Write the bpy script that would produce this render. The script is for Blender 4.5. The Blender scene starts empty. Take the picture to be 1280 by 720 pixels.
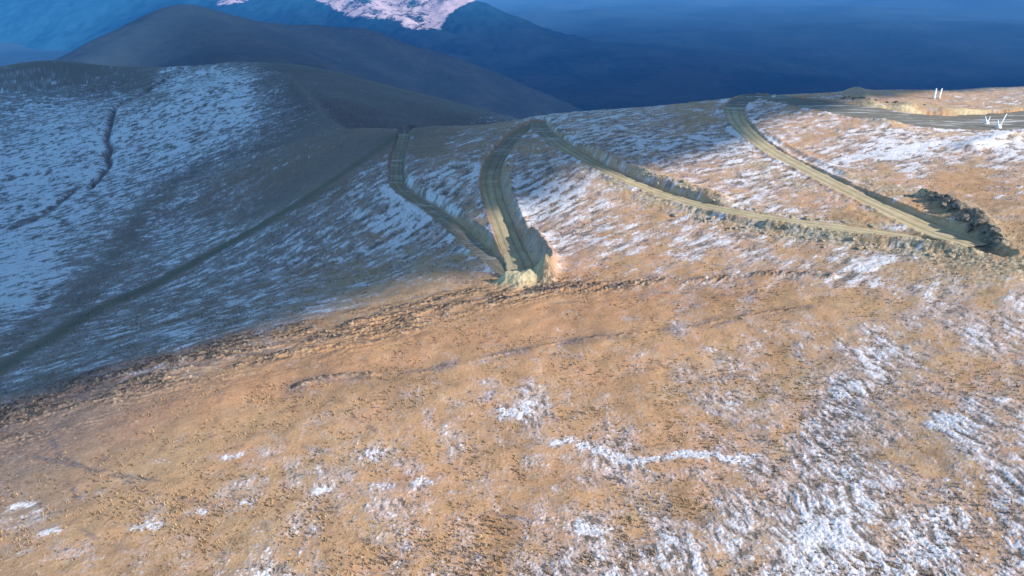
import bpy, math, random
import numpy as np
from mathutils import Vector, Euler

random.seed(4); rng = np.random.default_rng(7)
SC = bpy.context.scene
COL = SC.collection

# ---------------------------------------------------------------- camera
PITCH = math.radians(24.7); F = 914.0            # focal length in photo pixels (1280 wide)
cam_d = bpy.data.cameras.new('camera'); cam = bpy.data.objects.new('camera', cam_d); COL.objects.link(cam)
cam_d.sensor_width = 36; cam_d.lens = 36 * F / 1280
cam_d.clip_start = 0.5; cam_d.clip_end = 150000
cam.location = (0, 0, 0); cam.rotation_euler = (math.pi / 2 - PITCH, 0, 0)
SC.camera = cam

# ---------------------------------------------------------------- sky, sun, exposure
SUN_EL = math.radians(30); SUN_H = np.array([0.86, -0.51]); SUN_H /= np.linalg.norm(SUN_H)
SUN = np.array([SUN_H[0] * math.cos(SUN_EL), SUN_H[1] * math.cos(SUN_EL), math.sin(SUN_EL)])
w = bpy.data.worlds.new('World'); SC.world = w; w.use_nodes = True
wn = w.node_tree; bg = wn.nodes['Background']
sky = wn.nodes.new('ShaderNodeTexSky'); sky.sky_type = 'NISHITA'; sky.sun_disc = False
sky.sun_elevation = SUN_EL; sky.sun_rotation = math.atan2(SUN[0], SUN[1])
sky.altitude = 2200; sky.ozone_density = 5.0; sky.dust_density = 0.3; sky.air_density = 1.0
tint = wn.nodes.new('ShaderNodeMix'); tint.data_type = 'RGBA'; tint.blend_type = 'MULTIPLY'; tint.inputs[0].default_value = 1
tint.inputs[7].default_value = (.90, 1.14, 1.02, 1); wn.links.new(sky.outputs[0], tint.inputs[6]); wn.links.new(tint.outputs[2], bg.inputs[0]); bg.inputs[1].default_value = 0.15
sd = bpy.data.lights.new('sun', 'SUN'); so = bpy.data.objects.new('sun', sd); COL.objects.link(so)
sd.energy = 3.8; sd.angle = math.radians(0.5); sd.color = (1.0, 0.91, 0.80)
so.rotation_euler = Vector(SUN).to_track_quat('Z', 'Y').to_euler()
SC.view_settings.view_transform = 'Standard'; SC.view_settings.look = 'None'
SC.view_settings.gamma = 1; SC.view_settings.exposure = 0.93
SC.cycles.use_denoising = True; SC.cycles.max_bounces = 5; SC.cycles.diffuse_bounces = 2
SC.cycles.volume_bounces = 0; SC.cycles.use_adaptive_sampling = False
HAZE_DENSITY = 3.6e-5; HAZE_COLOR = (0.02, 0.22, 0.70)

# ---------------------------------------------------------------- helpers
def ray(px, py):
    u = (px - 640) / F; v = (360 - py) / F
    return (u, math.cos(PITCH) + v * math.sin(PITCH), -math.sin(PITCH) + v * math.cos(PITCH))
def at_Y(px, py, Y):
    r = ray(px, py); t = Y / r[1]
    return (r[0] * t, Y, r[2] * t)
def at_z(px, py, z):
    r = ray(px, py); t = z / r[2]
    return (r[0] * t, r[1] * t, z)
def project(x, y, z):                              # world -> position in the frame (numpy)
    d = y * math.cos(PITCH) - z * math.sin(PITCH); v = y * math.sin(PITCH) + z * math.cos(PITCH)
    d = np.where(d < 1, 1, d)
    return 640 + F * x / d, 360 - F * v / d
_perm = rng.permutation(512).astype(np.int64); _perm = np.concatenate([_perm, _perm])
_ga = rng.random(512) * 2 * np.pi; _gx = np.cos(_ga).astype(np.float32); _gy = np.sin(_ga).astype(np.float32)
def perlin(x, y, seed=0):
    xf = np.floor(x); yf = np.floor(y); fx = (x - xf).astype(np.float32); fy = (y - yf).astype(np.float32)
    xi = (xf.astype(np.int64) + seed * 37) & 511; yi = (yf.astype(np.int64) + seed * 91) & 511
    xj = (xi + 1) & 511; yj = (yi + 1) & 511
    def g(a, b, dx, dy):
        h = _perm[_perm[a] + b & 511]; return _gx[h] * dx + _gy[h] * dy
    sx = fx * fx * fx * (fx * (fx * 6 - 15) + 10); sy = fy * fy * fy * (fy * (fy * 6 - 15) + 10)
    a = g(xi, yi, fx, fy); b = g(xj, yi, fx - 1, fy); c = g(xi, yj, fx, fy - 1); d = g(xj, yj, fx - 1, fy - 1)
    return 1.5 * ((a + (b - a) * sx) * (1 - sy) + (c + (d - c) * sx) * sy)
def fbm(x, y, wl, octs=3, seed=0, gain=0.5, lac=2.13):
    o = 0; a = 1; t = 0
    for i in range(octs):
        o = o + a * perlin(x / wl, y / wl, seed + i * 5); t += a; a *= gain; wl /= lac
    return o / t
def sstep(a, b, x):
    t = np.clip((x - a) / (b - a), 0, 1); return t * t * (3 - 2 * t)
def tag(o, **k):
    for a, b in k.items(): o[a] = b
    return o
def mesh_np(name, V, Q, mat=None, smooth=True, attrs=None):
    me = bpy.data.meshes.new(name); n = len(V); q = len(Q); k = Q.shape[1]
    me.vertices.add(n); me.vertices.foreach_set('co', V.astype(np.float32).ravel())
    me.loops.add(q * k); me.loops.foreach_set('vertex_index', Q.astype(np.int32).ravel())
    me.polygons.add(q); me.polygons.foreach_set('loop_start', np.arange(0, q * k, k, dtype=np.int32))
    me.polygons.foreach_set('use_smooth', np.full(q, smooth))
    me.update(calc_edges=True)
    for a, b in (attrs or {}).items():
        at = me.attributes.new(a, 'FLOAT', 'POINT'); at.data.foreach_set('value', b.astype(np.float32).ravel())
    if mat: me.materials.append(mat)
    o = bpy.data.objects.new(name, me); COL.objects.link(o); return o
def grid_quads(nr, nc, wrap=False):
    i = np.arange(nr - 1)[:, None]; j = np.arange(nc if wrap else nc - 1)[None, :]; jn = (j + 1) % nc
    return np.stack([i * nc + j, i * nc + jn, (i + 1) * nc + jn, (i + 1) * nc + j], -1).reshape(-1, 4)

# ---------------------------------------------------------------- the shape of the ridge (metres, camera at 0,0,0)
pts = []
for px, py, z in [(0,720,-73),(640,720,-70),(1280,720,-65),(-300,600,-76),(0,600,-75),(320,600,-72.5),(640,600,-70.5),(960,600,-67),(1280,600,-62),(1600,600,-58),
                  (-200,570,-79),(0,520,-78),(160,470,-76),(320,430,-74),(480,400,-72),(640,368,-69.5),(780,350,-66.5),(900,340,-63.5),(1050,335,-60),(1280,330,-55.5),
                  (640,480,-70.5),(960,460,-66),(1280,440,-60),(300,520,-74),
                  (0,420,-92),(160,400,-89),(320,345,-86),(480,310,-79),(160,300,-99),(0,300,-104),(320,260,-91),(-300,320,-112),(-300,480,-90),
                  (560,300,-74),(0,200,-101),(160,200,-99)]:
    pts.append(at_z(px, py, z))
for px, py, Y in [(0,130,500),(-300,140,520),(160,130,500),(0,82,640),(-250,90,650),(60,72,650),(180,85,620),(260,80,590),(330,80,555),(300,130,450),(320,190,345),
                  (420,170,325),(500,162,310),(640,150,303),(720,140,303),(800,132,310),(900,122,315),(1000,114,330),(1150,109,350),(1280,105,370),(1600,95,400),
                  (500,228,232),(615,225,222),(420,230,250),(860,245,192),(760,215,215),(980,285,165),(1150,292,155),(1215,265,164),(1260,200,208),(950,180,243),(1060,190,228),(1160,180,232),
                  (925,132,298),(1060,137,285),(1230,157,262),(1400,150,262)]:
    pts.append(at_Y(px, py, Y))
for x, y, z in [(0,20,-66),(0,-100,-60),(150,-100,-45),(-150,-100,-70),(200,60,-50),(-150,60,-76),(300,200,-42),(330,330,-52),(-300,150,-110)]: pts.append((x, y, z))
P = np.array(pts); n = len(P)
def _tk(r): return np.where(r > 1e-6, r * r * np.log(np.maximum(r, 1e-6)), 0)
S_ = 100.0
D = np.hypot(P[:, None, 0] - P[None, :, 0], P[:, None, 1] - P[None, :, 1]) / S_
A = np.zeros((n + 3, n + 3)); A[:n, :n] = _tk(D) + np.eye(n) * 0.002
A[:n, n] = 1; A[:n, n + 1] = P[:, 0] / S_; A[:n, n + 2] = P[:, 1] / S_; A[n:, :n] = A[:n, n:].T
W_ = np.linalg.solve(A, np.concatenate([P[:, 2], [0, 0, 0]]))
def tps(x, y):
    o = W_[n] + W_[n + 1] * x / S_ + W_[n + 2] * y / S_
    for i in range(n): 
        d2 = ((x - P[i, 0]) ** 2 + (y - P[i, 1]) ** 2) / S_ ** 2 + 1e-9
        o = o + W_[i] * 0.5 * d2 * np.log(d2)
    return o
GX = np.arange(-1500, 1500, 6.0); GY = np.arange(-700, 1500, 6.0)     # cached on a 6 m lattice
_gx2, _gy2 = np.meshgrid(GX, GY)
TP = tps(np.clip(_gx2, -600, 700), np.clip(_gy2, -120, 760))
def bil(G, x, y, x0, y0, st):
    u = np.clip((x - x0) / st, 0, G.shape[1] - 1.001); v = np.clip((y - y0) / st, 0, G.shape[0] - 1.001)
    i = u.astype(int); j = v.astype(int); fu = u - i; fv = v - j
    return (G[j, i] * (1 - fu) + G[j, i + 1] * fu) * (1 - fv) + (G[j + 1, i] * (1 - fu) + G[j + 1, i + 1] * fu) * fv
_ca = [(-300, 660), (0, 645), (180, 625), (260, 595), (310, 560), (340, 525), (370, 460), (400, 390), (430, 338), (500, 311), (640, 304), (800, 311), (900, 316), (1000, 331), (1150, 351), (1280, 371), (1600, 402)]
_cu = np.array([(ray(p, 120)[0] / ray(p, 120)[1]) for p, _ in _ca]); _cy = np.array([c for _, c in _ca], float)
def tent(x, y, line, s1, s2, rnd):
    """rounded ridge: height falls away on both sides of a crest line of (x,y,z)"""
    L = np.array(line, float); best = None
    for a, b in zip(L[:-1], L[1:]):
        d = b[:2] - a[:2]; l2 = d @ d
        t = np.clip(((x - a[0]) * d[0] + (y - a[1]) * d[1]) / l2, 0, 1)
        ex = x - a[0] - t * d[0]; ey = y - a[1] - t * d[1]; dist = np.hypot(ex, ey)
        s = np.where(ex * d[1] - ey * d[0] > 0, s2, s1)     # right side of the line
        z = a[2] + t * (b[2] - a[2]) - s * (np.sqrt(dist ** 2 + rnd ** 2) - rnd)
        best = z if best is None else np.maximum(best, z)
    return best
SPUR = [at_Y(310, 80, 560), at_Y(345, 81, 545), at_Y(420, 108, 515), at_Y(500, 129, 490), at_Y(600, 149, 470), at_Y(700, 180, 470)]
SPUR2 = [at_Y(330, 96, 480), at_Y(400, 122, 440), at_Y(450, 146, 420), at_Y(520, 175, 415)]
def smax(a, b, k):
    h = np.clip(0.5 + 0.5 * (a - b) / k, 0, 1); return b * (1 - h) + a * h + k * h * (1 - h)
def nat(x, y):
    x = np.asarray(x, float); y = np.asarray(y, float)
    z = bil(TP, x, y, GX[0], GY[0], 6.0)
    yc = np.interp(x / np.maximum(y, 30), _cu, _cy) + 6 * fbm(x, x * 0 + 3, 70, 2, 11)
    e = y - yc; sp = 7 * np.logaddexp(0, (e - 6) / 7)
    z = z - sp * (0.42 + 0.0002 * np.minimum(sp, 500))
    z = smax(z, tent(x, y, SPUR, 0.34, 0.30, 26), 8)
    z = smax(z, tent(x, y, SPUR2, 0.36, 0.26, 22), 14)
    far = sstep(380, 900, np.hypot(x, y)) + sstep(200, 500, -y) * .5
    z = z + fbm(x, y, 60, 2, 3) * 1.2 * sstep(120, 200, np.hypot(x, y)) + far * fbm(x, y, 220, 4, 5) * 6
    return z
def hit(px, py):                                   # where the line of sight meets the hillside
    r = ray(px, py); t = np.linspace(60, 900, 4200)
    z = nat(r[0] * t, r[1] * t); below = np.nonzero(r[2] * t < z)[0]
    k = below[0] if len(below) else -1
    return np.array([r[0] * t[k], r[1] * t[k], z[k]])
def hitxy(lst): return [hit(a, b) for a, b in lst]
def spline(P, step=0.6):
    P = np.array(P); P = np.vstack([2 * P[0] - P[1], P, 2 * P[-1] - P[-2]]); out = []
    for i in range(1, len(P) - 2):
        m = max(2, int(np.linalg.norm(P[i + 1, :2] - P[i, :2]) / step)); t = np.linspace(0, 1, m, endpoint=False)[:, None]
        a, b, c, d = P[i - 1], P[i], P[i + 1], P[i + 2]
        out.append(0.5 * (2 * b + (c - a) * t + (2 * a - 5 * b + 4 * c - d) * t ** 2 + (3 * b - a - 3 * c + d) * t ** 3))
    out.append(P[-2][None]); return np.vstack(out)

# ---------------------------------------------------------------- roads: control points, then a work lattice of distances
ST = 0.3; X0, X1, Y0, Y1 = -260.0, 330.0, 60.0, 470.0
LX = np.arange(X0, X1, ST); LY = np.arange(Y0, Y1, ST)
def lattice(v=0.0): return np.full((len(LY), len(LX)), v, np.float32)
def stamp(line, R, fn):
    """calls fn(window slices, distance, signed side, index) for every sample of a line"""
    for k, p in enumerate(line):
        i0 = max(0, int((p[0] - R - X0) / ST)); i1 = min(len(LX), int((p[0] + R - X0) / ST) + 1)
        j0 = max(0, int((p[1] - R - Y0) / ST)); j1 = min(len(LY), int((p[1] + R - Y0) / ST) + 1)
        if i1 <= i0 or j1 <= j0: continue
        dx = LX[None, i0:i1] - p[0]; dy = LY[j0:j1, None] - p[1]
        fn((slice(j0, j1), slice(i0, i1)), np.hypot(dx, dy), dx, dy, k)
ROADS = {
 'lower': dict(px=[(516,159),(503,172),(497,190),(495,210),(497,227),(513,242),(545,262),(580,291),(612,318),(634,334),(645,341)], hw=[2.1]*11, cut=1.3),
 'middle': dict(px=[(672,149),(655,158),(634,175),(619,195),(612,217),(616,242),(625,268),(636,296),(646,318),(652,336)], hw=[2.7]*8+[3.0,3.6], cut=1.7),
 'long': dict(px=[(672,149),(678,160),(700,178),(740,200),(790,224),(850,247),(910,266),(980,280),(1060,289),(1130,296),(1185,303),(1225,309),(1252,315)], hw=[3.0]*3+[2.4]*7+[2.2,1.8,1.2], cut=1.2),
 'upper': dict(px=[(1222,303),(1185,291),(1150,277),(1100,254),(1040,227),(985,200),(950,178),(929,159),(919,142),(922,128),(950,121),(1000,126),(1060,136),(1130,147),(1190,153),(1240,153),(1285,149),(1350,142)],
               hw=[2.4,3.6,3.6,2.9,2.8,2.8,2.8,3.2,3.4,4,6,9,12,13,14,14,13,13], cut=.3)}
dist = lattice(99); rz = lattice(); side = lattice(); 
for nm, r in ROADS.items():
    Pc = np.array(hitxy(r['px'])); L = spline(Pc); s = np.linspace(0, 1, len(L))
    sc = np.concatenate([[0], np.cumsum(np.linalg.norm(np.diff(Pc[:, :2], axis=0), axis=1))]); sl = np.concatenate([[0], np.cumsum(np.linalg.norm(np.diff(L[:, :2], axis=0), axis=1))])
    r['w'] = np.interp(sl / sl[-1], sc / sc[-1], r['hw'])
    z = nat(L[:, 0], L[:, 1]) - r['cut']; k = np.ones(45) / 45
    z = np.convolve(np.pad(z, 22, mode='edge'), k, 'valid'); L[:, 2] = z
    T = np.gradient(L[:, :2], axis=0); T /= np.linalg.norm(T, axis=1)[:, None]; r['L'] = L; r['T'] = T; r['s'] = sl
# make the two pairs of roads meet level where they join
def blend_end(a, ia, b, ib, m=40):
    za = ROADS[a]['L'][ia, 2]; zb = ROADS[b]['L'][ib, 2]; zm = (za + zb) / 2
    for nme, i, zz in ((a, ia, za), (b, ib, zb)):
        L = ROADS[nme]['L']; idx = np.arange(len(L)); f = np.exp(-((idx - (i % len(L))) / m) ** 2); L[:, 2] += (zm - zz) * f
blend_end('lower', -1, 'middle', -1); blend_end('middle', 0, 'long', 0, 20); blend_end('long', -75, 'upper', 12)
for nm, r in ROADS.items():
    L = r['L']; zn = nat(L[:, 0], L[:, 1]); zc = np.clip(L[:, 2], zn - r['cut'] - .5, zn + .6); k = np.ones(15) / 15; L[:, 2] = np.convolve(np.pad(zc, 7, mode='edge'), k, 'valid')
for nm, r in ROADS.items():
    L, T, Wd = r['L'], r['T'], r['w']
    def fn(sl, d, dx, dy, k):
        e = d - Wd[k]; c = dist[sl]; m = e < c
        c[m] = e[m]; rz[sl][m] = L[k, 2]; sd_ = (dx * T[k, 1] - dy * T[k, 0]); side[sl][m] = sd_[m]
    stamp(L, 24, fn)
# ---- masks drawn on the hillside
def stroke(px, wid, val=1.0, wmul=None, lat=None, soft=1.0):
    M = lattice() if lat is None else lat
    L = spline(hitxy(px), .35)
    ww = np.interp(np.linspace(0, 1, len(L)), np.linspace(0, 1, len(wmul)), wmul) if wmul else np.ones(len(L))
    def fn(sl, d, dx, dy, k):
        R = wid * ww[k] + 1e-3; v = val * np.exp(-(d / R) ** 2 * soft); M[sl] = np.maximum(M[sl], v)
    stamp(L, wid * 2.4 * max(wmul or [1]), fn); return M
snow_l = lattice(); bare_l = lattice(); ledge_l = lattice(); rub_l = lattice(); pale_l = lattice(); dark_l = lattice(); lift_l = lattice(); gully_l = lattice(); heap_l = lattice(); drk_l = lattice()
stroke([(692,556),(706,552),(722,550),(738,562),(756,566),(775,573),(800,575),(830,572),(858,569),(880,571),(905,574),(935,572)], 0.9, 1.0, [.6,1,1.4,.8,1.2,1,.7,.8,1,1.4,.7,1.4], snow_l)
for px, wd in (((303,632),.9),((30,630),.8),((243,640),.8),((185,656),1.0),((65,666),.7),((397,615),.7),((532,604),.9),((462,570),1.0),((480,605),1.0),((292,571),.8),((205,577),.8),((645,515),1.6),((1185,528),2.2),((735,660),1.3),((640,520),1.3)):
    stroke([(px[0]-9,px[1]+1),(px[0]+9,px[1]-1)], wd * 1.25, 0.62, None, snow_l)
stroke([(60,130),(30,136)], 4, .8, None, snow_l); stroke([(1050,200),(1110,190),(1180,178)], 2.5, .7, None, snow_l)
stroke([(905,128),(908,119),(925,116)], 1.6, 1.0, None, snow_l)
stroke([(1225,182),(1250,170),(1290,162)], 4, 1.0, None, snow_l)
# bare faint old track across the shaded bowl, and bare swathes
TRACK = [(-60,495),(0,462),(60,425),(120,388),(190,357),(240,330),(300,297),(350,268),(400,236),(450,202),(505,165)]
stroke(TRACK, 3.2, 1.0, [.8,.8,.9,1,1.3,1.2,1], bare_l)
stroke([(655,235),(668,280),(690,320)], 3, .0, None, bare_l); stroke([(0,285),(60,265),(95,235),(135,225)], 2.0, .8, None, bare_l)
stroke([(90,390),(140,330),(165,285),(200,245),(270,200),(380,170)], 5.0, .55, None, bare_l)
stroke([(350,250),(400,215),(460,180)], 16.0, .9, None, bare_l)
stroke([(0,440),(60,390),(130,340)], 5.0, .5, None, bare_l)
# broken ledges of rock and turf
LED1 = [(-60,552),(0,530),(60,505),(120,487),(200,462),(280,440),(340,430),(400,418),(460,408),(520,396),(580,380),(630,370),(690,360),(760,358),(840,352),(900,347),(960,343),(1040,345)]
stroke(LED1, 6.0, 1.0, [1.9,1.9,1.8,1.6,1.3,1.0,.8,.3,.2,.15], ledge_l)
stroke([(a_, b_ + 17) for a_, b_ in LED1[:10]], 3.6, .8, [1,1,.9,.8,.6], ledge_l); stroke([(0,512),(60,492),(140,462),(230,440),(330,415),(420,396),(500,384),(590,366)], 3.5, .7, None, ledge_l)
stroke([(370,484),(410,473),(460,468),(520,465),(600,448),(660,436),(720,426),(790,418),(850,412),(900,402),(950,392),(1010,385)], 1.5, .85, [.5,.3,.05,.05,.2,.1,.05,.2,.1], ledge_l)
stroke([(370,484),(410,473),(460,468),(520,465),(600,448),(660,436),(720,426),(790,418),(850,412),(900,402),(950,392),(1010,385)], 1.9, .7, [1.3,1,.8,.8,1,.8,1,1,.6], dark_l)
stroke(LED1, .8, .55, [1.2]*6 + [1.2,1,1,.8], dark_l); stroke([(a_, b_ + 9) for a_, b_ in LED1[:11]], .7, .6, None, dark_l); stroke([(a_, b_ - 8) for a_, b_ in LED1[:11]], .7, .5, None, dark_l)
org_l = lattice(); stroke([(180,520),(330,480),(500,440),(650,405),(800,375),(930,365)], 11, 1.0, [.7,.8,1,1,.8,.5], org_l); stroke([(690,250),(700,300),(720,340)], 8, .8, None, org_l); stroke([(840,200),(870,215),(900,230)], 6, .9, None, org_l); stroke([(60,560),(140,545)], 7, .5, None, org_l)
for q in ([(45,572),(95,583),(165,602)],[(66,548),(72,565),(74,578)],[(80,574),(120,590),(165,597)],[(130,588),(200,602)],[(165,610),(215,622),(250,628)],[(205,618),(255,630),(300,640),(350,648)],[(90,610),(98,622)],[(320,640),(335,665),(330,690)],[(440,520),(470,540)],[(458,474),(475,498),(482,476)],[(860,448),(880,475),(915,468)],[(1050,500),(1085,512),(1130,505)],[(1145,425),(1180,445)],[(370,655),(440,672),(520,690)],[(480,690),(560,715)],[(600,640),(690,655)],[(770,680),(820,682),(850,675)],[(1100,400),(1120,410)],[(700,380),(760,372),(860,366),(960,372)],[(90,650),(110,668),(160,690)],[(380,560),(450,575)],[(560,650),(640,668)],[(560,690),(640,700)]):
    stroke(q, .35, .75, None, dark_l)
stroke([(676,335),(676,356),(660,372)], 1.4, .8, None, rub_l)
# rubble spilled along the roads
stroke([(735,210),(800,243),(860,262),(930,282),(1000,293),(1070,303),(1140,312),(1200,320),(1275,330)], 3.4, 1.0, [.6,1,1,1,1,1.2,1.5,2.0,2.2], rub_l)
stroke([(790,212),(850,232),(900,252),(960,268),(1040,277),(1110,285)], 2.0, .8, None, rub_l)
stroke([(1168,250),(1198,266),(1225,284),(1240,303)], 2.6, .85, None, drk_l); stroke([(1065,222),(1120,240),(1180,255),(1230,285),(1262,318)], 5.0, 1.0, [.7,1,1.2,.9,.4], rub_l)  # dark rock of the cut, with its shade painted in
stroke([(900,160),(925,190),(960,212),(1010,235)], 2.6, .8, None, rub_l)
stroke([(1010,116),(1080,124),(1140,130),(1190,138)], 6.0, .8, None, rub_l)
stroke([(1050,320),(1140,345),(1240,345)], 5.0, .5, None, rub_l)
stroke([(626,354),(645,354),(662,353)], 2.4, 1.0, [.9,1.2,1.0], pale_l); stroke([(1140,176),(1200,168),(1260,172)], 3, .3, None, pale_l)
stroke([(1110,262),(1150,280),(1190,292)], 3.6, 1.0, None, pale_l)
stroke([(1230,178),(1270,172)], 3.6, .6, None, pale_l); stroke([(1080,132),(1130,137),(1150,140)], 1.6, 1, None, pale_l); stroke([(1203,142),(1228,141),(1260,137),(1290,134)], 1.8, 1, None, pale_l)
# earth thrown up beside the roads (metres)
def lift(px, wid, h, wm=None):
    stroke(px, wid, h, wm, lift_l)
lift([(655,296),(668,318),(680,336),(682,352)], 3.0, 6.0, [.8,1.1,1.0,.45])                # cut bank right of the left hairpin
lift([(622,195),(632,230),(640,262),(652,296)], 2.2, 2.0)
lift([(512,238),(550,258),(590,285),(620,307)], 1.8, 1.8)
stroke([(634,353),(650,354),(660,351)], 2.6, 2.6, [.7,1,1.05], heap_l); stroke([(634,353),(650,354),(660,351)], 3.0, 1.6, [.7,1,1.05], pale_l)                                       # spoil heap on the hairpin
lift([(730,186),(790,212),(850,232),(900,250)], 2.4, 1.4)
lift([(960,284),(1000,291),(1060,299),(1140,307),(1215,315)], 1.5, 1.7)
lift([(1150,245),(1180,255),(1205,268),(1228,284),(1240,301)], 2.6, 1.9, [.4,.9,1.1,1,.7])    # dark cut above the right hairpin
lift([(960,168),(1000,190),(1060,218)], 1.2, .6)
lift([(1010,116),(1080,124),(1140,132),(1190,140),(1250,142),(1300,136)], 4, 1.4)
lift([(1215,185),(1250,174),(1300,166)], 4, 1.5)
stroke([(100,118),(130,124),(144,128),(138,150),(133,172),(138,182),(134,196),(136,205),(120,226),(112,236)], 2.0, 1.0, [.3,.5,1,1,1,1,.9,.8,.5], gully_l)
stroke([(0,290),(40,275),(90,240)], 1.8, .5, None, gully_l)
def carve(x, y, z):
    d = bil(dist, x, y, X0, Y0, ST); q = bil(rz, x, y, X0, Y0, ST); L = bil(lift_l, x, y, X0, Y0, ST)
    L = L * (1 + 0.35 * fbm(x, y, 5.5, 2, 21)) ; z = z + np.where(L > .02, L, 0)
    near = (d < 20)
    jag = 0.40 * fbm(x, y, 5.0, 4, 31, .6) * sstep(0, 2, d)
    up = q + np.maximum(d - 0.5, 0) * (1.75 + 1.2 * jag); dn = q - np.maximum(d - 0.7, 0) * (0.75 + jag)
    zz = np.minimum(np.maximum(z, dn), up)
    f = 1 - sstep(14, 20, d)
    z = np.where(near, z + (zz - z) * f, z) + np.where(near, .28 * fbm(x, y, 1.7, 3, 33, .6) * sstep(.6, 2.2, d) * (1 - sstep(5, 9, d)), 0)
    z = np.where(d < -0.15, q - 0.22, z)
    # small bulldozed windrow at the edge of each road
    wr = np.exp(-((d - 0.9) / 0.55) ** 2) * 0.45 * (0.6 + 0.8 * fbm(x, y, 2.5, 2, 41)); z = z + np.where(near, np.maximum(wr, 0), 0)
    g = bil(gully_l, x, y, X0, Y0, ST); z = z - 3.0 * g + bil(heap_l, x, y, X0, Y0, ST) * (1 + .3 * fbm(x, y, 2.0, 3, 303))
    return z, d
def height(x, y): return carve(x, y, nat(x, y))[0]

# ---------------------------------------------------------------- snow density, one digit per 40 m of frame, laid on the hillside
SNOW = """
00000000000000000000000000000000
00000000000000000000000000000000
22111666200000000000000222332333
56656778310000013455424544332233
67776764211000333355556633567657
77765432111345546544344554435103
77654323334565446643344443111122
77543555444454345544344434343111
87434544443332221222233334544321
75343334443211100011131311123535
43334543321000000101121223453364
43332321000001121121234322564223
31000000111112334321134345653453
00000000112222232333112437642565
00010112223342222355333556533335
21012133233233222333334555974535
23113112232232323453345569857756
11213223432232334645664478577646
""".split()
SN = np.array([[int(c) for c in r] for r in SNOW], float) / 10
def snow_dens(px, py):
    u = np.clip(px / 40 - 0.5, 0, 30.999); v = np.clip(py / 40 - 0.5, 0, 16.999)
    i = u.astype(int); j = v.astype(int); fu = u - i; fv = v - j; fu = fu * fu * (3 - 2 * fu); fv = fv * fv * (3 - 2 * fv)
    return (SN[j, i] * (1 - fu) + SN[j, i + 1] * fu) * (1 - fv) + (SN[j + 1, i] * (1 - fu) + SN[j + 1, i + 1] * fu) * fv
def aniso(x, y, a, b):                              # frame aligned with the direction a->b on the ground
    A_, B_ = hit(*a), hit(*b); d = (B_ - A_)[:2]; d /= np.linalg.norm(d)
    return x * d[0] + y * d[1], -x * d[1] + y * d[0]

# ---------------------------------------------------------------- terrain vertices
th = np.radians(45); az = np.concatenate([np.arctan(np.linspace(-math.tan(th), math.tan(th), 1500)), np.arange(th + .0018, math.radians(58), .0018), np.linspace(math.radians(58), 2 * np.pi - math.radians(58), 150), np.arange(2 * np.pi - math.radians(58) + .0018, 2 * np.pi - th - .0009, .0018)])
r = [6.0]; 
while r[-1] < 2600:
    q = r[-1]
    st = 3.0 if q < 62 else (min(q * q / (72 * 731.) * 0.85, 0.0036 * q) if q < 640 else 0.016 * q)
    r.append(q + st)
r = np.array(r); NR, NA = len(r), len(az)
RR = r[:, None] / 1.0; 
vx = (RR * np.sin(az)[None]).ravel(); vy = (RR * np.cos(az)[None]).ravel(); rr = np.repeat(r, NA)
z0 = nat(vx, vy); z, rd = carve(vx, vy, z0)
ppx, ppy = project(vx, vy, z)
fr = 1 - sstep(500, 900, rr); nearm = sstep(-1, 1, rd)
def lat(G): return bil(G, vx, vy, X0, Y0, ST) * ((vx > X0) & (vx < X1 - 1) & (vy > Y0) & (vy < Y1 - 1))
led = lat(ledge_l); rub = lat(rub_l); pale = lat(pale_l); org = lat(org_l); crk = np.maximum(lat(dark_l), 0); drk = lat(drk_l); bare = lat(bare_l); bare = np.clip(bare * (1 + 1.6 * fbm(vx, vy, 6, 4, 301, .65)), 0, 1); sns = lat(snow_l); gul = lat(gully_l)
right = sstep(345, 430, ppy) * sstep(250, 650, ppx + (ppy - 400))          # wind-combed one way on the near slope, the other way in the bowl and under the skyline
ax_, ay_ = aniso(vx, vy, (960, 600), (1003, 648)); bx_, by_ = aniso(vx, vy, (400, 330), (496, 278))
wpx = ax_ + 1.2 * fbm(vx, vy, 9, 2, 51); wpy = ay_ + 1.2 * fbm(vx, vy, 9, 2, 52)
nA = fbm(wpx / 3.0, wpy, 0.62, 3, 60, .62); nB = fbm(bx_ / 3.2, by_, 1.3, 3, 70, .62)
n_st = nA * right + nB * (1 - right)
n_mid = fbm(vx, vy, 7.0, 3, 80); n_big = fbm(vx, vy, 26, 3, 84); n_f = fbm(vx, vy, 0.55, 2, 88, .7); n_g = fbm(vx, vy, .3, 2, 188, .7); n_v = fbm(vx, vy, 2.6, 4, 189, .65)
# relief
z = z + nearm * fr * .42 * fbm(vx, vy, 13.0, 3, 320, .55) + 0.62 * nearm * fr * (0.30 * fbm(vx, vy, 5.0, 2, 90) + 0.05 * n_st + 0.05 * n_f * (rr < 260) + .04 * n_g * (rr < 200) + rub * (0.75 * np.abs(fbm(vx, vy, 2.1, 3, 95, .6)) + .25 * fbm(vx, vy, .9, 2, 96)))
lx_, ly_ = aniso(vx, vy, (200, 462), (460, 408))
nl = fbm(lx_ / 6.5, ly_ + 1.1 * fbm(vx, vy, 5, 3, 97), 1.5, 3, 98, .6)
ridge = 1 - np.abs(nl) * 2.2
brk = sstep(-.45, .2, fbm(lx_ / 2.5, ly_, 5, 3, 191)); led = led * brk
z = z + led * nearm * (1.0 * ridge + 0.3 * n_f + .3 * n_v)
sn = snow_dens(ppx + 14 * n_mid + 10 * n_big, ppy + 9 * fbm(vx, vy, 8, 2, 81) + 5 * n_big)
front = (vy > 40)
sn = np.where(front, sn, 0.3)
verge = np.exp(-((rd - 2.0) / 1.3) ** 2) * sstep(-.1, .4, fbm(vx, vy, 9, 3, 302)) * (rd > 0)
olive = lat(np.clip(stroke(TRACK, 2.8, 1.0, [.8,.8,.9,1,1.3,1.2,1]), 0, 1))
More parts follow.
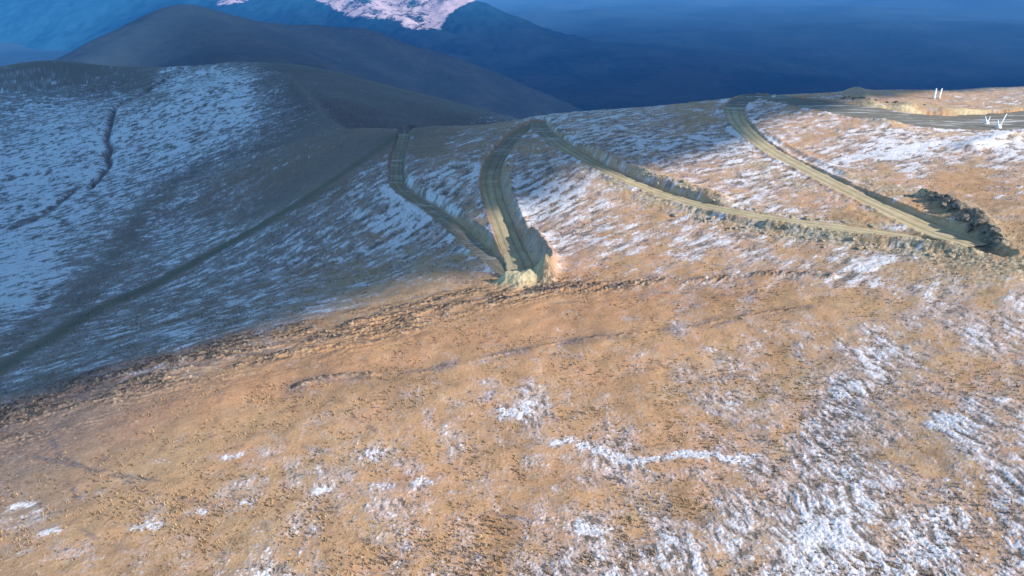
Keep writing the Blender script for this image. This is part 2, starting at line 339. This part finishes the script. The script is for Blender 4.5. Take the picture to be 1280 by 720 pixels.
cut_ = - 1.1 * olive - 0.8 * bare - 0.4 * led - 0.35 * rub - 0.9 * pale
nS = fbm(wpx / 2.4 + 40, wpy + 17, 1.0, 3, 260, .65) * right + fbm(bx_ / 2.6 + 9, by_, 2.1, 3, 261, .65) * (1 - right)
nL = fbm(bx_ / 6, by_, 7.0, 4, 311, .6) * (1 - right) + fbm(ax_ / 3, ay_, 4.5, 4, 312, .6) * right
base_ = (sn - .46 + .05 * right + .07 * (1 - right) * (sn > .12)) * 1.8 + .6 * nL + 0.55 * n_mid + .7 * n_v + .5 * n_f + cut_ + .8 * verge + sns * (1.0 + 1.2 * n_v)
frost = sstep(-.55, .55, base_ + .35 * n_st) * sstep(0.0, 1.2, rd) * (1 - .8 * gul)
s = (sn - .68 + .12 * (1 - right)) * 1.5 + 1.25 * nS + .45 * nL + 0.45 * n_mid + .35 * n_big + 0.45 * n_f + .35 * n_v + cut_ + .7 * verge + sns * (1.3 + 1.8 * n_v + .8 * n_f)
steep = np.clip(lat(lift_l) - .6, 0, 1) * (rd < 8)
frost = frost * (1 - .6 * steep); snow = (1 - .75 * steep) * sstep(-0.32, 0.55, s) * (1 - .8 * gul) * sstep(0.0, 1.2, rd)
scrub = sstep(-.10, .20, -nS + .4 * n_f - .06 + .3 * (sn - .5)) * sstep(.25, .65, frost) * (1 - snow)
z = z + nearm * frost * (rr < 330) * (.20 * nS + .06 * n_f)
V = np.stack([vx, vy, z], 1)

# ---------------------------------------------------------------- materials
class N:
    def __init__(s, name):
        s.m = bpy.data.materials.new(name); s.m.use_nodes = True; s.t = s.m.node_tree; s.t.nodes.clear()
        s.out = s.t.nodes.new('ShaderNodeOutputMaterial')
    def n(s, k, **a):
        o = s.t.nodes.new(k)
        for x, y in a.items(): setattr(o, x, y)
        return o
    def l(s, a, b): s.t.links.new(a, b)
    def noise(s, vec, scale, det=3, rough=.55, dist=0):
        o = s.n('ShaderNodeTexNoise'); o.inputs['Scale'].default_value = scale; o.inputs['Detail'].default_value = det
        o.inputs['Roughness'].default_value = rough; o.inputs['Distortion'].default_value = dist
        s.l(vec, o.inputs['Vector']); return o.outputs['Fac']
    def rng(s, v, a, b, c=0, d=1):
        o = s.n('ShaderNodeMapRange', interpolation_type='SMOOTHSTEP'); 
        for i, x in zip(('From Min', 'From Max', 'To Min', 'To Max'), (a, b, c, d)): o.inputs[i].default_value = x
        s.l(v, o.inputs['Value']); return o.outputs['Result']
    def mix(s, f, a, b, mode='MIX'):
        o = s.n('ShaderNodeMix', data_type='RGBA', blend_type=mode)
        for sock, v in ((o.inputs[0], f), (o.inputs[6], a), (o.inputs[7], b)):
            if hasattr(v, 'links') or isinstance(v, bpy.types.NodeSocket): s.l(v, sock)
            elif isinstance(v, (tuple, list)): sock.default_value = (*v, 1)
            else: sock.default_value = v
        return o.outputs[2]
    def math(s, op, a, b=0.0):
        o = s.n('ShaderNodeMath', operation=op)
        for i, v in enumerate((a, b)):
            if isinstance(v, bpy.types.NodeSocket): s.l(v, o.inputs[i])
            else: o.inputs[i].default_value = v
        return o.outputs[0]
    def attr(s, nme): o = s.n('ShaderNodeAttribute'); o.attribute_name = nme; return o.outputs['Fac']
    def pos(s, sc=(1, 1, 1), rot=0):
        g = s.n('ShaderNodeTexCoord'); m = s.n('ShaderNodeMapping'); m.inputs['Scale'].default_value = sc; m.inputs['Rotation'].default_value = (0, 0, rot)
        s.l(g.outputs['Object'], m.inputs['Vector']); return m.outputs['Vector']
    def finish(s, col, rough=.9, bump=None, bstr=.3, bdist=.1, spec=.2):
        b = s.n('ShaderNodeBsdfPrincipled')
        if isinstance(col, bpy.types.NodeSocket): s.l(col, b.inputs['Base Color'])
        else: b.inputs['Base Color'].default_value = (*col, 1)
        if isinstance(rough, bpy.types.NodeSocket): s.l(rough, b.inputs['Roughness'])
        else: b.inputs['Roughness'].default_value = rough
        b.inputs['Specular IOR Level'].default_value = spec
        if bump is not None:
            k = s.n('ShaderNodeBump'); k.inputs['Strength'].default_value = bstr; k.inputs['Distance'].default_value = bdist
            s.l(bump, k.inputs['Height']); s.l(k.outputs[0], b.inputs['Normal'])
        s.l(b.outputs[0], s.out.inputs['Surface']); return s.m

def ground_mat():
    a = N('hillside'); p = a.pos()
    big = a.noise(p, .018, 4, .6); mid = a.noise(p, .11, 4, .6); fine = a.noise(p, 1.6, 4, .65); grit = a.noise(p, 6.0, 3, .6)
    c = a.mix(a.rng(big, .38, .62), (.49, .285, .15), (.42, .27, .15))
    c = a.mix(a.rng(mid, .5, .72, 0, .65), c, (.53, .285, .165))
    c = a.mix(a.rng(mid, .25, .45, .7, 0), c, (.40, .28, .145))
    c = a.mix(a.rng(fine, .52, .75, 0, .55), c, (.60, .42, .27))
    c = a.mix(a.rng(fine, .25, .42, .60, 0), c, (.17, .105, .07))
    c = a.mix(a.rng(grit, .60, .74, 0, .5), c, (.62, .48, .36)); c = a.mix(a.rng(grit, .26, .40, .45, 0), c, (.15, .10, .07))
    vein = a.noise(a.pos((1, 1, 1), .4), .35, 5, .7, .8)
    c = a.mix(a.math('MULTIPLY', a.rng(vein, .55, .7), .28), c, (.40, .32, .27))
    sp = a.noise(a.pos((1, 1.3, 1)), 3.4, 2, .5); c = a.mix(a.rng(sp, .62, .72, 0, .6), c, (.11, .08, .055))
    c = a.mix(a.math('MULTIPLY', a.attr('orange'), .62), c, a.mix(a.rng(mid, .35, .65), (.36, .175, .09), (.47, .25, .13)))
    c = a.mix(a.math('MULTIPLY', a.attr('band'), .55), c, a.mix(a.rng(fine, .35, .65), (.20, .12, .075), (.42, .26, .15)))
    m5 = a.noise(a.pos((1, 1, 1), .9), .30, 6, .72, .4); c = a.mix(a.rng(m5, .53, .68, 0, .62), c, (.22, .14, .09)); c = a.mix(a.rng(m5, .33, .45, .35, 0), c, (.60, .45, .31))
    m6 = a.noise(a.pos((1, 1, 1), 2.2), .075, 5, .65, .3); c = a.mix(a.rng(m6, .50, .64, 0, .5), c, (.27, .17, .10))
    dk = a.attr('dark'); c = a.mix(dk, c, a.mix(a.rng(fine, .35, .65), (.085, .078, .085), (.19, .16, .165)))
    ol = a.attr('olive'); c = a.mix(ol, c, (.11, .11, .07))
    rub = a.attr('rubble'); rn = a.noise(p, 1.1, 5, .7)
    rc = a.mix(a.rng(rn, .42, .62), (.22, .19, .13), (.56, .48, .34)); c = a.mix(a.math('MULTIPLY', rub, .85), c, rc)
    led = a.attr('ledge'); c = a.mix(a.attr('rock_shade'), c, a.mix(a.rng(rn, .4, .7), (.05, .048, .045), (.16, .14, .12))); c = a.mix(led, c, a.mix(a.rng(rn, .48, .66), (.055, .05, .048), (.50, .37, .25)))
    pl = a.attr('pale'); c = a.mix(pl, c, a.mix(a.rng(fine, .35, .65), (.46, .38, .23), (.60, .50, .33)))
    sn = a.attr('snow'); f = a.math('ADD', sn, a.math('MULTIPLY', a.math('SUBTRACT', a.noise(p, 3.2, 4, .7), .5), 1.1))
    f = a.math('MULTIPLY', a.rng(f, .12, .80), a.rng(sn, .01, .2)); fr_ = a.attr('frost'); fn_ = a.noise(p, 2.2, 4, .7)
    c = a.mix(a.math('MULTIPLY', fr_, a.rng(fn_, .25, .75, .40, .90)), c, (.56, .53, .58)); c = a.mix(a.math('MULTIPLY', a.attr('scrub'), .85), c, a.mix(a.rng(grit, .4, .6), (.06, .056, .055), (.19, .155, .12))); sc = a.mix(a.rng(fine, .35, .7), (.55, .56, .60), (.78, .78, .82))
    c = a.mix(a.math('MULTIPLY', f, .86), c, sc)
    h = a.math('ADD', a.math('MULTIPLY', fine, 1.0), a.math('MULTIPLY', grit, .5))
    return a.finish(c, .92, h, .8, .13)
GM = ground_mat()
left = 1 - sstep(-0.30, 0.10, (ppx - 480) / 640 + (ppy - 330) / 520)  # shaded side, where shade is also painted into the soil colour
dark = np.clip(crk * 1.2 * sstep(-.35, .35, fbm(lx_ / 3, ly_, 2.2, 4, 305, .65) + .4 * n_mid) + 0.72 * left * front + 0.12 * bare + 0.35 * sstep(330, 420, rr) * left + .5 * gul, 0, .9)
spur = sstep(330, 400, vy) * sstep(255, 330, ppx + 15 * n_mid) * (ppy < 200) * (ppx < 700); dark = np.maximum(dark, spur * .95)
olive = olive * .7
ledc = np.clip(led * 1.8 * sstep(.20, .03, np.abs(nl) - .10 * n_v), 0, 1)
hill = mesh_np('hillside', V, grid_quads(NR, NA, True), GM, True, dict(snow=snow, dark=dark, olive=olive, rubble=np.clip(rub * 1.3 * (0.7 + n_mid), 0, 1), ledge=ledc, pale=pale, frost=frost, scrub=scrub, rock_shade=drk, orange=np.clip(org * (1 + n_mid), 0, 1), band=np.clip(lat(ledge_l) * 1.1, 0, 1)))
tag(hill, kind='structure')

# ---------------------------------------------------------------- the roads themselves
def road_mat():
    a = N('road_gravel'); p = a.pos(); mid = a.noise(p, .25, 4, .6); fine = a.noise(p, 2.5, 4, .65)
    tr = a.attr('track'); c = a.mix(a.rng(mid, .35, .65), (.40, .33, .20), (.50, .42, .27))
    c = a.mix(a.rng(fine, .5, .75, 0, .4), c, (.62, .54, .38)); c = a.mix(a.math('MULTIPLY', tr, a.rng(a.noise(p, .8, 3, .6), .3, .6, .2, .75)), c, (.22, .185, .12)); c = a.mix(a.rng(a.noise(p, .5, 5, .7), .56, .68, 0, .55), c, (.28, .24, .16)); c = a.mix(a.rng(a.noise(p, .9, 5, .75), .66, .74, 0, .6), c, (.62, .62, .62))
    wet_shade = a.attr('wet_shade'); c = a.mix(wet_shade, c, a.mix(a.rng(a.noise(a.pos((.12, .9, 1)), .40, 5, .7), .52, .66), (.14, .135, .12), (.52, .52, .53)))  # wet surface and painted road shade share this mask
    return a.finish(c, .93, fine, .4, .08)
RM = road_mat()
for nm, r_ in ROADS.items():
    L, T, Wd, s_ = r_['L'], r_['T'], r_['w'], r_['s']; c = np.linspace(-1, 1, 25)
    eL = 1 + .10 * perlin(s_ / 5, s_ * 0 + 2.5, 3) + .05 * perlin(s_ / 1.3, s_ * 0 + .5, 5); eR = 1 + .10 * perlin(s_ / 6, s_ * 0 + 7.5, 4) + .05 * perlin(s_ / 1.5, s_ * 0 + 1.5, 6)
    k = c[None] * np.where(c[None] > 0, eR[:, None], eL[:, None]) * (Wd[:, None] + .35)
    X = L[:, :1] + T[:, 1:2] * k; Y = L[:, 1:2] - T[:, 0:1] * k
    rut = np.exp(-((np.abs(c) - .38) / .12) ** 2)[None] * np.ones_like(k)
    Z = L[:, 2:3] - .07 * rut + .10 * (np.abs(c[None]) > .9) + .05 * fbm(X, Y, 2.0, 3, 9) - .35 * (np.abs(c[None]) > .99) + {'lower': 0, 'middle': .012, 'long': .03, 'upper': .05}[nm]
    wet_shade = np.zeros_like(k)  # upper road is dark and wet; the other three get painted shade
    if nm == 'lower': wet_shade = wet_shade + .55
    if nm == 'middle': wet_shade = (1 - sstep(.42, .62, s_ / s_[-1]))[:, None] * np.ones_like(k) * .6
    if nm == 'long': wet_shade = (1 - sstep(.16, .28, s_ / s_[-1]))[:, None] * np.ones_like(k) * .6
    if nm == 'upper': wet_shade = sstep(.42, .52, s_ / s_[-1])[:, None] * np.ones_like(k) * .95
    o = mesh_np('dirt_road', np.stack([X, Y, Z], -1).reshape(-1, 3), grid_quads(len(L), 25), RM, True, dict(track=rut.ravel(), wet_shade=wet_shade.ravel()))
    tag(o, kind='structure')

# ---------------------------------------------------------------- distant land
def far_mat(name, soil1, soil2, snow_haze_amt, sc, forest=(.03, .045, .035), scol=(.80, .80, .83), namp=1.2):
    a = N(name); p = a.pos(); g = a.noise(p, sc, 6, .6); h = a.noise(p, sc * 6, 5, .65)
    c = a.mix(a.rng(g, .4, .6), soil1, soil2); c = a.mix(a.rng(h, .5, .62, 0, .7), c, forest)
    c = a.mix(a.attr('pale'), c, (.026, .095, .145)); at_ = a.attr('snow'); f = a.math('ADD', at_, a.math('MULTIPLY', a.math('SUBTRACT', a.noise(p, sc * 10, 5, .7), .5), namp))  # bluish distance haze mixed into the colour of the far land
    c = a.mix(a.math('MULTIPLY', a.rng(f, .3, .6) if namp > .5 else f, snow_haze_amt), c, scol)
    return a.finish(c, 1, spec=0)
def rect_sheet(name, x0, x1, nx, y0, y1, ny, fn, mat, snow_haze_fn, haze_fn=lambda X, Y, Z: Z * 0):
    X, Y = np.meshgrid(np.linspace(x0, x1, nx), np.linspace(y0, y1, ny)); Z = fn(X, Y)
    o = mesh_np(name, np.stack([X, Y, Z], -1).reshape(-1, 3), grid_quads(ny, nx), mat, True, dict(snow=snow_haze_fn(X, Y, Z).ravel(), pale=haze_fn(X, Y, Z).ravel())); tag(o, kind='structure'); return o  # the snow mask holds painted haze on the mountain
VZ = -1050.0
def valley(X, Y):
    R = np.hypot(X, Y); return VZ + fbm(X, Y, 5200, 5, 120) * 260 * sstep(3000, 9000, R) - (R / 1e5) ** 2 * 400
rv = np.concatenate([[0.001], np.geomspace(600, 60000, 230)]); av = np.linspace(0, 2 * np.pi, 720, endpoint=False)
X = rv[:, None] * np.sin(av)[None]; Y = rv[:, None] * np.cos(av)[None]; Z = valley(X, Y)
az_ = -X / np.maximum(Y, 1); tt = np.clip((1 / 5500 - 1 / np.maximum(np.hypot(X, Y), 5500)) / (1 / 5500 - 1 / 20000), 0, 1.1); sv = np.clip(tt ** 3.6 * (.34 + .5 * sstep(-.3, .8, az_)) + 0.03 * fbm(X, Y, 3000, 3, 130), 0, 1)  # valley floor painted paler and bluer with distance, as haze
o = mesh_np('valley', np.stack([X, Y, Z], -1).reshape(-1, 3), grid_quads(len(rv), 720, True), far_mat('valley', (.008, .014, .022), (.014, .02, .028), .7, .0011, (.008, .014, .02), (.30, .62, .80), .12), True, dict(snow=sv.ravel())); tag(o, kind='structure')  # the snow mask holds painted distance haze here
K = 2.4
MT = [at_Y(40, 95, 1250 * K), at_Y(122, 68, 1350 * K), at_Y(178, 30, 1500 * K), at_Y(228, 8, 1650 * K), at_Y(285, 22, 1750 * K), at_Y(340, 30, 1850 * K), at_Y(440, 38, 2000 * K), at_Y(520, 60, 2150 * K), at_Y(620, 95, 2300 * K), at_Y(720, 140, 2400 * K), at_Y(820, 210, 2600 * K)]
MT2 = [at_Y(228, 12, 1645 * K), at_Y(300, 70, 1300 * K), at_Y(420, 150, 1050 * K)]
def mount(X, Y):
    z = tent(X, Y, MT, .46, .42, 110); z2 = tent(X, Y, MT2, .40, .5, 160)
    z = smax(z, z2, 60); k = np.clip((-z - 180) / 300, 0, 1)
    return z + fbm(X, Y, 900, 6, 140, .45) * 55 * k + 4 * fbm(X, Y, 120, 3, 145)
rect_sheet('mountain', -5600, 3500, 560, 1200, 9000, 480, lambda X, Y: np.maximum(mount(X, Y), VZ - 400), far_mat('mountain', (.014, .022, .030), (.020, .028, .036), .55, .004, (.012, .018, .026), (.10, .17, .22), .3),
           lambda X, Y, Z: np.clip(1.05 - sstep(-2700, -900, X), 0, 1) * .85)  # bluish haze painted on the mountain, stronger to the left
FH = [at_Y(60, -60, 12000), at_Y(250, -25, 11000), at_Y(400, -30, 10500), at_Y(500, -16, 10000), at_Y(575, 0, 9300), at_Y(620, 40, 9000)]
FH2 = [at_Y(420, -30, 10500), at_Y(470, 10, 9000), at_Y(530, 34, 8300), at_Y(590, 60, 7800)]
def farhill(X, Y):
    z = np.maximum(tent(X, Y, FH, .32, .30, 60), tent(X, Y, FH2, .35, .40, 60))
    return z + fbm(X, Y, 800, 6, 160, .55) * 110
def far_snow(X, Y, Z):
    px, py = project(X, Y, Z); edge = np.interp(px, [250, 275, 350, 385, 420, 470, 520, 548, 568, 640], [-9, 2, 1, -8, 14, 24, 35, 38, 14, -30])
    return (1 - sstep(-3, 4, py - edge + 12 * fbm(X, Y, 500, 4, 171, .6))) * (0.62 + .7 * fbm(X, Y, 330, 5, 172, .7) - .5 * np.abs(fbm(X, Y, 700, 3, 173)))
fm = far_mat('snowy_hills', (.010, .018, .028), (.014, .022, .032), .85, .003, (.01, .016, .024), (.60, .46, .48))
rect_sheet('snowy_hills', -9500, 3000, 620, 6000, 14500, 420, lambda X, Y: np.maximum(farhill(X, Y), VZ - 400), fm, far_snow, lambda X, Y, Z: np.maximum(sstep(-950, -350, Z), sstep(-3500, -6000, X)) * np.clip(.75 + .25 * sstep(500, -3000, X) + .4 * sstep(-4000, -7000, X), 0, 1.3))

# ---------------------------------------------------------------- boulders
def rock_mesh(seed):
    r_ = random.Random(seed); import bmesh
    bm = bmesh.new(); bmesh.ops.create_icosphere(bm, subdivisions=3, radius=1)
    cuts = [Vector((r_.gauss(0, 1), r_.gauss(0, 1), r_.gauss(0, .8))).normalized() for _ in range(11)]; ds = [r_.uniform(.55, .9) for _ in cuts]
    for v in bm.verts:
        for c_, d_ in zip(cuts, ds):
            e = v.co.dot(c_) - d_
            if e > 0: v.co -= c_ * e
        v.co *= 1 + r_.uniform(-.025, .025)
        v.co.x *= 1.2; v.co.z *= .8
    me = bpy.data.meshes.new('boulder'); bm.to_mesh(me); bm.free(); return me
def rock_mat(c1=(.20, .17, .12), c2=(.46, .38, .28)):
    a = N('rock'); p = a.pos(); g = a.noise(p, 1.4, 5, .65); c = a.mix(a.rng(g, .35, .65), c1, c2)
    return a.finish(c, .9, g, .5, .1)
KM = rock_mat(); RK = [rock_mesh(i) for i in range(9)]
DK_M = rock_mat((.07, .065, .06), (.26, .22, .18)); RKD = [m_.copy() for m_ in RK]  # darker rock; its colour also carries the shade of the cut
for m_ in RK: m_.materials.append(KM)
for m_ in RKD: m_.materials.append(DK_M)
def rocks(px, count, spread, smin, smax_, label, group):
    L = spline(hitxy(px), 1.0)
    for _ in range(count):
        p = L[random.randrange(len(L))]; x = p[0] + random.gauss(0, spread); y = p[1] + random.gauss(0, spread)
        dd = float(bil(dist, np.array([x]), np.array([y]), X0, Y0, ST)[0])
        if dd < .8: continue
        z_ = float(height(np.array([x]), np.array([y]))[0]); s_ = smin + (smax_ - smin) * random.random() ** 2.2
        o = bpy.data.objects.new('boulder', random.choice(RKD if 'dark' in label else RK)); COL.objects.link(o)
        o.location = (x, y, z_ + s_ * .12); o.rotation_euler = (random.uniform(-.4, .4), random.uniform(-.4, .4), random.uniform(0, 6.3))
        o.scale = (s_ * random.uniform(.8, 1.3), s_ * random.uniform(.8, 1.2), s_ * random.uniform(.7, 1.1))
        tag(o, label=label, category='boulder', group=group)
rocks([(1165,252),(1185,262),(1207,276),(1228,293),(1240,305)], 60, 1.3, .3, 1.2, 'rough dark boulder in the steep cut above the right hairpin', 'boulders in the cut above the right hairpin')
rocks([(800,216),(850,236),(900,254),(960,270),(1040,279),(1110,286)], 70, 1.0, .25, .9, 'brown rock on the upper edge of the long descending road', 'rocks on the upper edge of the long road')
rocks([(850,266),(930,285),(1000,296),(1070,306),(1140,314),(1230,324)], 75, 1.3, .25, .8, 'olive-grey rock spilled below the long descending road', 'rocks spilled below the long road')
rocks([(1020,118),(1080,126),(1150,134)], 22, 2.2, .35, 1.1, 'dark rock on the bank above the uppermost road', 'rocks on the bank of the uppermost road')
rocks([(668,300),(680,336),(668,358),(650,368)], 16, 1.3, .2, .6, 'small rock at the rim of the left hairpin', 'rocks round the left hairpin')

# ---------------------------------------------------------------- dry grass tufts on the near slope
nT = 68000; gr = 66 + (255 - 66) * rng.random(nT) ** 1.25; ga = (rng.random(nT) * 2 - 1) * math.radians(52)
gx = gr * np.sin(ga); gy = gr * np.cos(ga); clump = fbm(gx, gy, 4.0, 3, 401, .6) + .6 * fbm(gx, gy, 18, 2, 402)
rdg = bil(dist, gx, gy, X0, Y0, ST); ok = (clump + .5 * rng.standard_normal(nT) * .4 > -.12) & ((rdg > .8) | (gy < Y0 + 2) | (gx < X0)); gx, gy = gx[ok], gy[ok]; nT = len(gx)
gz = height(gx, gy); NB = 5
hh = (.10 + .34 * rng.random(nT) ** 2)[:, None] * (0.7 + .5 * rng.random((nT, NB))); ang = rng.random((nT, NB)) * 2 * np.pi; lean = .25 + .35 * rng.random((nT, NB)); wd = .035 + .04 * rng.random((nT, NB))
ox_ = rng.normal(0, .07, (nT, NB)); oy_ = rng.normal(0, .07, (nT, NB)); bx0 = gx[:, None] + ox_; by0 = gy[:, None] + oy_; bz0 = np.repeat(gz[:, None] - .06, NB, 1)
tx = bx0 + np.cos(ang) * lean * hh - .08; ty = by0 + np.sin(ang) * lean * hh + .03; tz = bz0 + .06 + hh
ex = -np.sin(ang) * wd; ey = np.cos(ang) * wd
VV = np.stack([np.stack([bx0 - ex, by0 - ey, bz0], -1), np.stack([bx0 + ex, by0 + ey, bz0], -1), np.stack([tx, ty, tz], -1)], 2).reshape(-1, 3)
tone = np.repeat(rng.random(nT), NB * 3)
a = N('dry_grass'); t_ = a.attr('tone'); gc = a.mix(a.rng(t_, .3, .95), (.30, .19, .10), (.50, .35, .20)); gc = a.mix(a.rng(t_, .45, .30), gc, (.12, .085, .055))
tag(mesh_np('dry_grass', VV, np.arange(len(VV)).reshape(-1, 3), a.finish(gc, .8), False, dict(tone=tone)), kind='stuff')

# ---------------------------------------------------------------- white forked markers
def simple(name, col, rough=.6):
    a = N(name); p = a.pos(); g = a.noise(p, 2.5, 4, .6); return a.finish(a.mix(a.rng(g, .3, .7), tuple(c * .88 for c in col), col), rough)
WM = simple('white_paint', (.82, .82, .81), .55); PM = simple('pale_rock', (.7, .7, .68), .9)
import bmesh
def limb(path, rad, name, mat, parent):
    bm = bmesh.new(); rings = []
    for k, (p, r_) in enumerate(zip(path, rad)):
        p = Vector(p); q = Vector(path[min(k + 1, len(path) - 1)]) - Vector(path[max(k - 1, 0)]); rot = q.to_track_quat('Z', 'Y')
        rings.append([bm.verts.new(p + rot @ Vector((r_ * math.cos(a * math.pi / 5), r_ * math.sin(a * math.pi / 5), 0))) for a in range(10)])
    for a, b in zip(rings[:-1], rings[1:]):
        for i in range(10): bm.faces.new((a[i], a[(i + 1) % 10], b[(i + 1) % 10], b[i]))
    bm.faces.new(rings[0][::-1]); bm.faces.new(rings[-1])
    me = bpy.data.meshes.new(name); bm.to_mesh(me); bm.free(); me.materials.append(mat)
    for f in me.polygons: f.use_smooth = True
    o = bpy.data.objects.new(name, me); COL.objects.link(o); o.parent = parent; return o
def marker(px, py, sc, armL, armR, label, foot=1.0):
    b = hit(px, py); z_ = float(height(np.array([b[0]]), np.array([b[1]]))[0])
    e = bpy.data.objects.new('forked_marker', None); COL.objects.link(e); e.location = (b[0], b[1], z_ - .1); e.scale = (sc,) * 3
    tag(e, label=label, category='marker')
    limb([(0, 0, -.3), (0, 0, .2), (.0, 0, .9), (0, 0, 1.5)], [.95 * foot, 1.0 * foot, .85 * foot, .35], 'base', WM, e)
    limb([(-.30, 0, 1.0), (-.55, 0, 1.8), (armL[0], 0, armL[1])], [.34, .26, .13], 'arm', WM, e)
    limb([(.25, 0, 1.0), (.55, 0, 1.8), (armR[0], 0, armR[1])], [.34, .24, .12], 'arm', WM, e)
    return e
marker(1233, 154, .95, (-1.15, 3.2), (.75, 3.0), 'shorter white forked marker on the dark road, left of the taller one')
marker(1248, 159, 1.1, (-.8, 2.9), (1.5, 4.9), 'taller white forked marker with one long raised arm, right of the shorter one')
e = bpy.data.objects.new('twin_post', None); COL.objects.link(e); b = hit(1170, 123); e.location = b - np.array([0, 0, .2]); tag(e, label='pair of short white posts on the slope above the uppermost road', category='post')
limb([(-1.1, 0, 0), (-1.0, 0, 1.2), (-.75, 0, 4.4)], [.75, .6, .25], 'post', WM, e); limb([(1.1, 0, 0), (1.2, 0, 1.2), (1.6, 0, 4.4)], [.6, .5, .25], 'post', WM, e)
b = hit(710, 139); e = bpy.data.objects.new('ridge_post', None); COL.objects.link(e); e.location = b - np.array([0, 0, .2]); tag(e, label='tiny pale post on the skyline beside the middle roads', category='post')
limb([(0, 0, 0), (0, 0, 1.9)], [.2, .16], 'pole', WM, e); limb([(0, 0, 1.8), (0, 0, 2.3), (0, 0, 2.6)], [.35, .45, .2], 'cap', WM, e)
b = hit(967, 121); o = bpy.data.objects.new('pale_stone', RK[3].copy()); o.data.materials.clear(); o.data.materials.append(PM); COL.objects.link(o)
z_ = float(height(np.array([b[0]]), np.array([b[1]]))[0]); o.location = (b[0], b[1], z_ + .4); o.scale = (.8, .8, .8); tag(o, label='single pale stone beside the bend of the uppermost road near the skyline', category='boulder')

# ---------------------------------------------------------------- unseen cloud added to shade the bowl and skyline, shaped to the shadow edge
SH = [(-60,545),(0,520),(100,490),(200,458),(320,420),(420,394),(500,362),(560,340),(615,345),(634,340),(634,305),(624,272),(645,262),(672,262),(712,232),(738,208),(790,214),(850,205),(880,192),(905,190),(945,170),(975,152),(1010,144),(1060,132),(1120,122),(1180,116),(1240,112)]
ALT = 450.0
def up(p): t = (ALT - p[2]) / SUN[2]; return (p[0] + SUN[0] * t, p[1] + SUN[1] * t)
poly = [up(hit(a, b)) for a, b in SH]
poly = [up((-420, 10, -90)), up((-200, 70, -85))] + poly + [up(q) for q in ((400, 440, -80), (500, 620, -250), (400, 1000, -450), (-900, 1000, -200), (-900, 10, -120))]
poly = np.array(poly); off = np.zeros(2)
def sdist(X, Y, poly):
    ins = np.zeros(X.shape, bool); dm = np.full(X.shape, 1e9); n_ = len(poly)
    for i in range(n_):
        a = poly[i]; b = poly[(i + 1) % n_]; d = b - a
        t = np.clip(((X - a[0]) * d[0] + (Y - a[1]) * d[1]) / (d @ d), 0, 1); dm = np.minimum(dm, np.hypot(X - a[0] - t * d[0], Y - a[1] - t * d[1]))
        c_ = ((a[1] > Y) != (b[1] > Y)); xi = a[0] + (Y - a[1]) / (d[1] if abs(d[1]) > 1e-9 else 1e-9) * d[0]; ins ^= c_ & (X < xi)
    return np.where(ins, dm, -dm)
def nonuni(a, b, lo, hi, fine, coarse):
    o = [a]
    while o[-1] < b: o.append(o[-1] + (fine if lo < o[-1] < hi else coarse))
    return np.array(o)
ox, oy = up((0, 0, -75)); cx = nonuni(ox - 1100, ox + 700, ox - 260, ox + 320, 2.5, 25); cy = nonuni(oy - 100, oy + 1300, oy + 30, oy + 440, 2.5, 25)
X, Y = np.meshgrid(cx, cy); sdv = sdist(X, Y, poly) + 9 * fbm(X, Y, 34, 5, 200, .75)
keep = sdv > 0; th_ = np.minimum(np.sqrt(np.maximum(sdv, 0)) * 3.5, 70) * (1 + .5 * fbm(X, Y, 200, 3, 210))
top = np.stack([X + off[0], Y + off[1], ALT + th_ * .7], -1).reshape(-1, 3); bot = np.stack([X + off[0], Y + off[1], ALT - th_ * .05 - .3], -1).reshape(-1, 3)
Q = grid_quads(*X.shape); kv = keep.ravel(); Q = Q[kv[Q].all(1)]
E = np.concatenate([Q[:, [0, 1]], Q[:, [1, 2]], Q[:, [2, 3]], Q[:, [3, 0]]]); nn = len(top); key = E[:, 0].astype(np.int64) * nn + E[:, 1]; rk = E[:, 1].astype(np.int64) * nn + E[:, 0]
B = E[~np.isin(key, rk)]; sides = np.stack([B[:, 1], B[:, 0], B[:, 0] + nn, B[:, 1] + nn], 1)
AQ = np.concatenate([Q, Q[:, ::-1] + nn, sides]); used, inv = np.unique(AQ, return_inverse=True)
cm = N('shade_cloud'); o = mesh_np('shade_cloud', np.concatenate([top, bot])[used], inv.reshape(AQ.shape), cm.finish((.9, .9, .92), 1.0), True); tag(o, kind='structure')

# ---------------------------------------------------------------- haze
hb = mesh_np('haze', np.array([(x, y, z_) for x in (-62000, 62000) for y in (-62000, 62000) for z_ in (-2200, 12)], float), np.array([(0, 1, 3, 2), (4, 6, 7, 5), (0, 4, 5, 1), (2, 3, 7, 6), (0, 2, 6, 4), (1, 5, 7, 3)]), None, False)
a = N('haze'); v = a.n('ShaderNodeVolumePrincipled'); v.inputs['Density'].default_value = HAZE_DENSITY; v.inputs['Color'].default_value = (*HAZE_COLOR, 1)
v.inputs['Anisotropy'].default_value = -0.25; a.l(v.outputs[0], a.out.inputs['Volume']); hb.data.materials.append(a.m); tag(hb, kind='stuff')
print('VERTS', len(V))
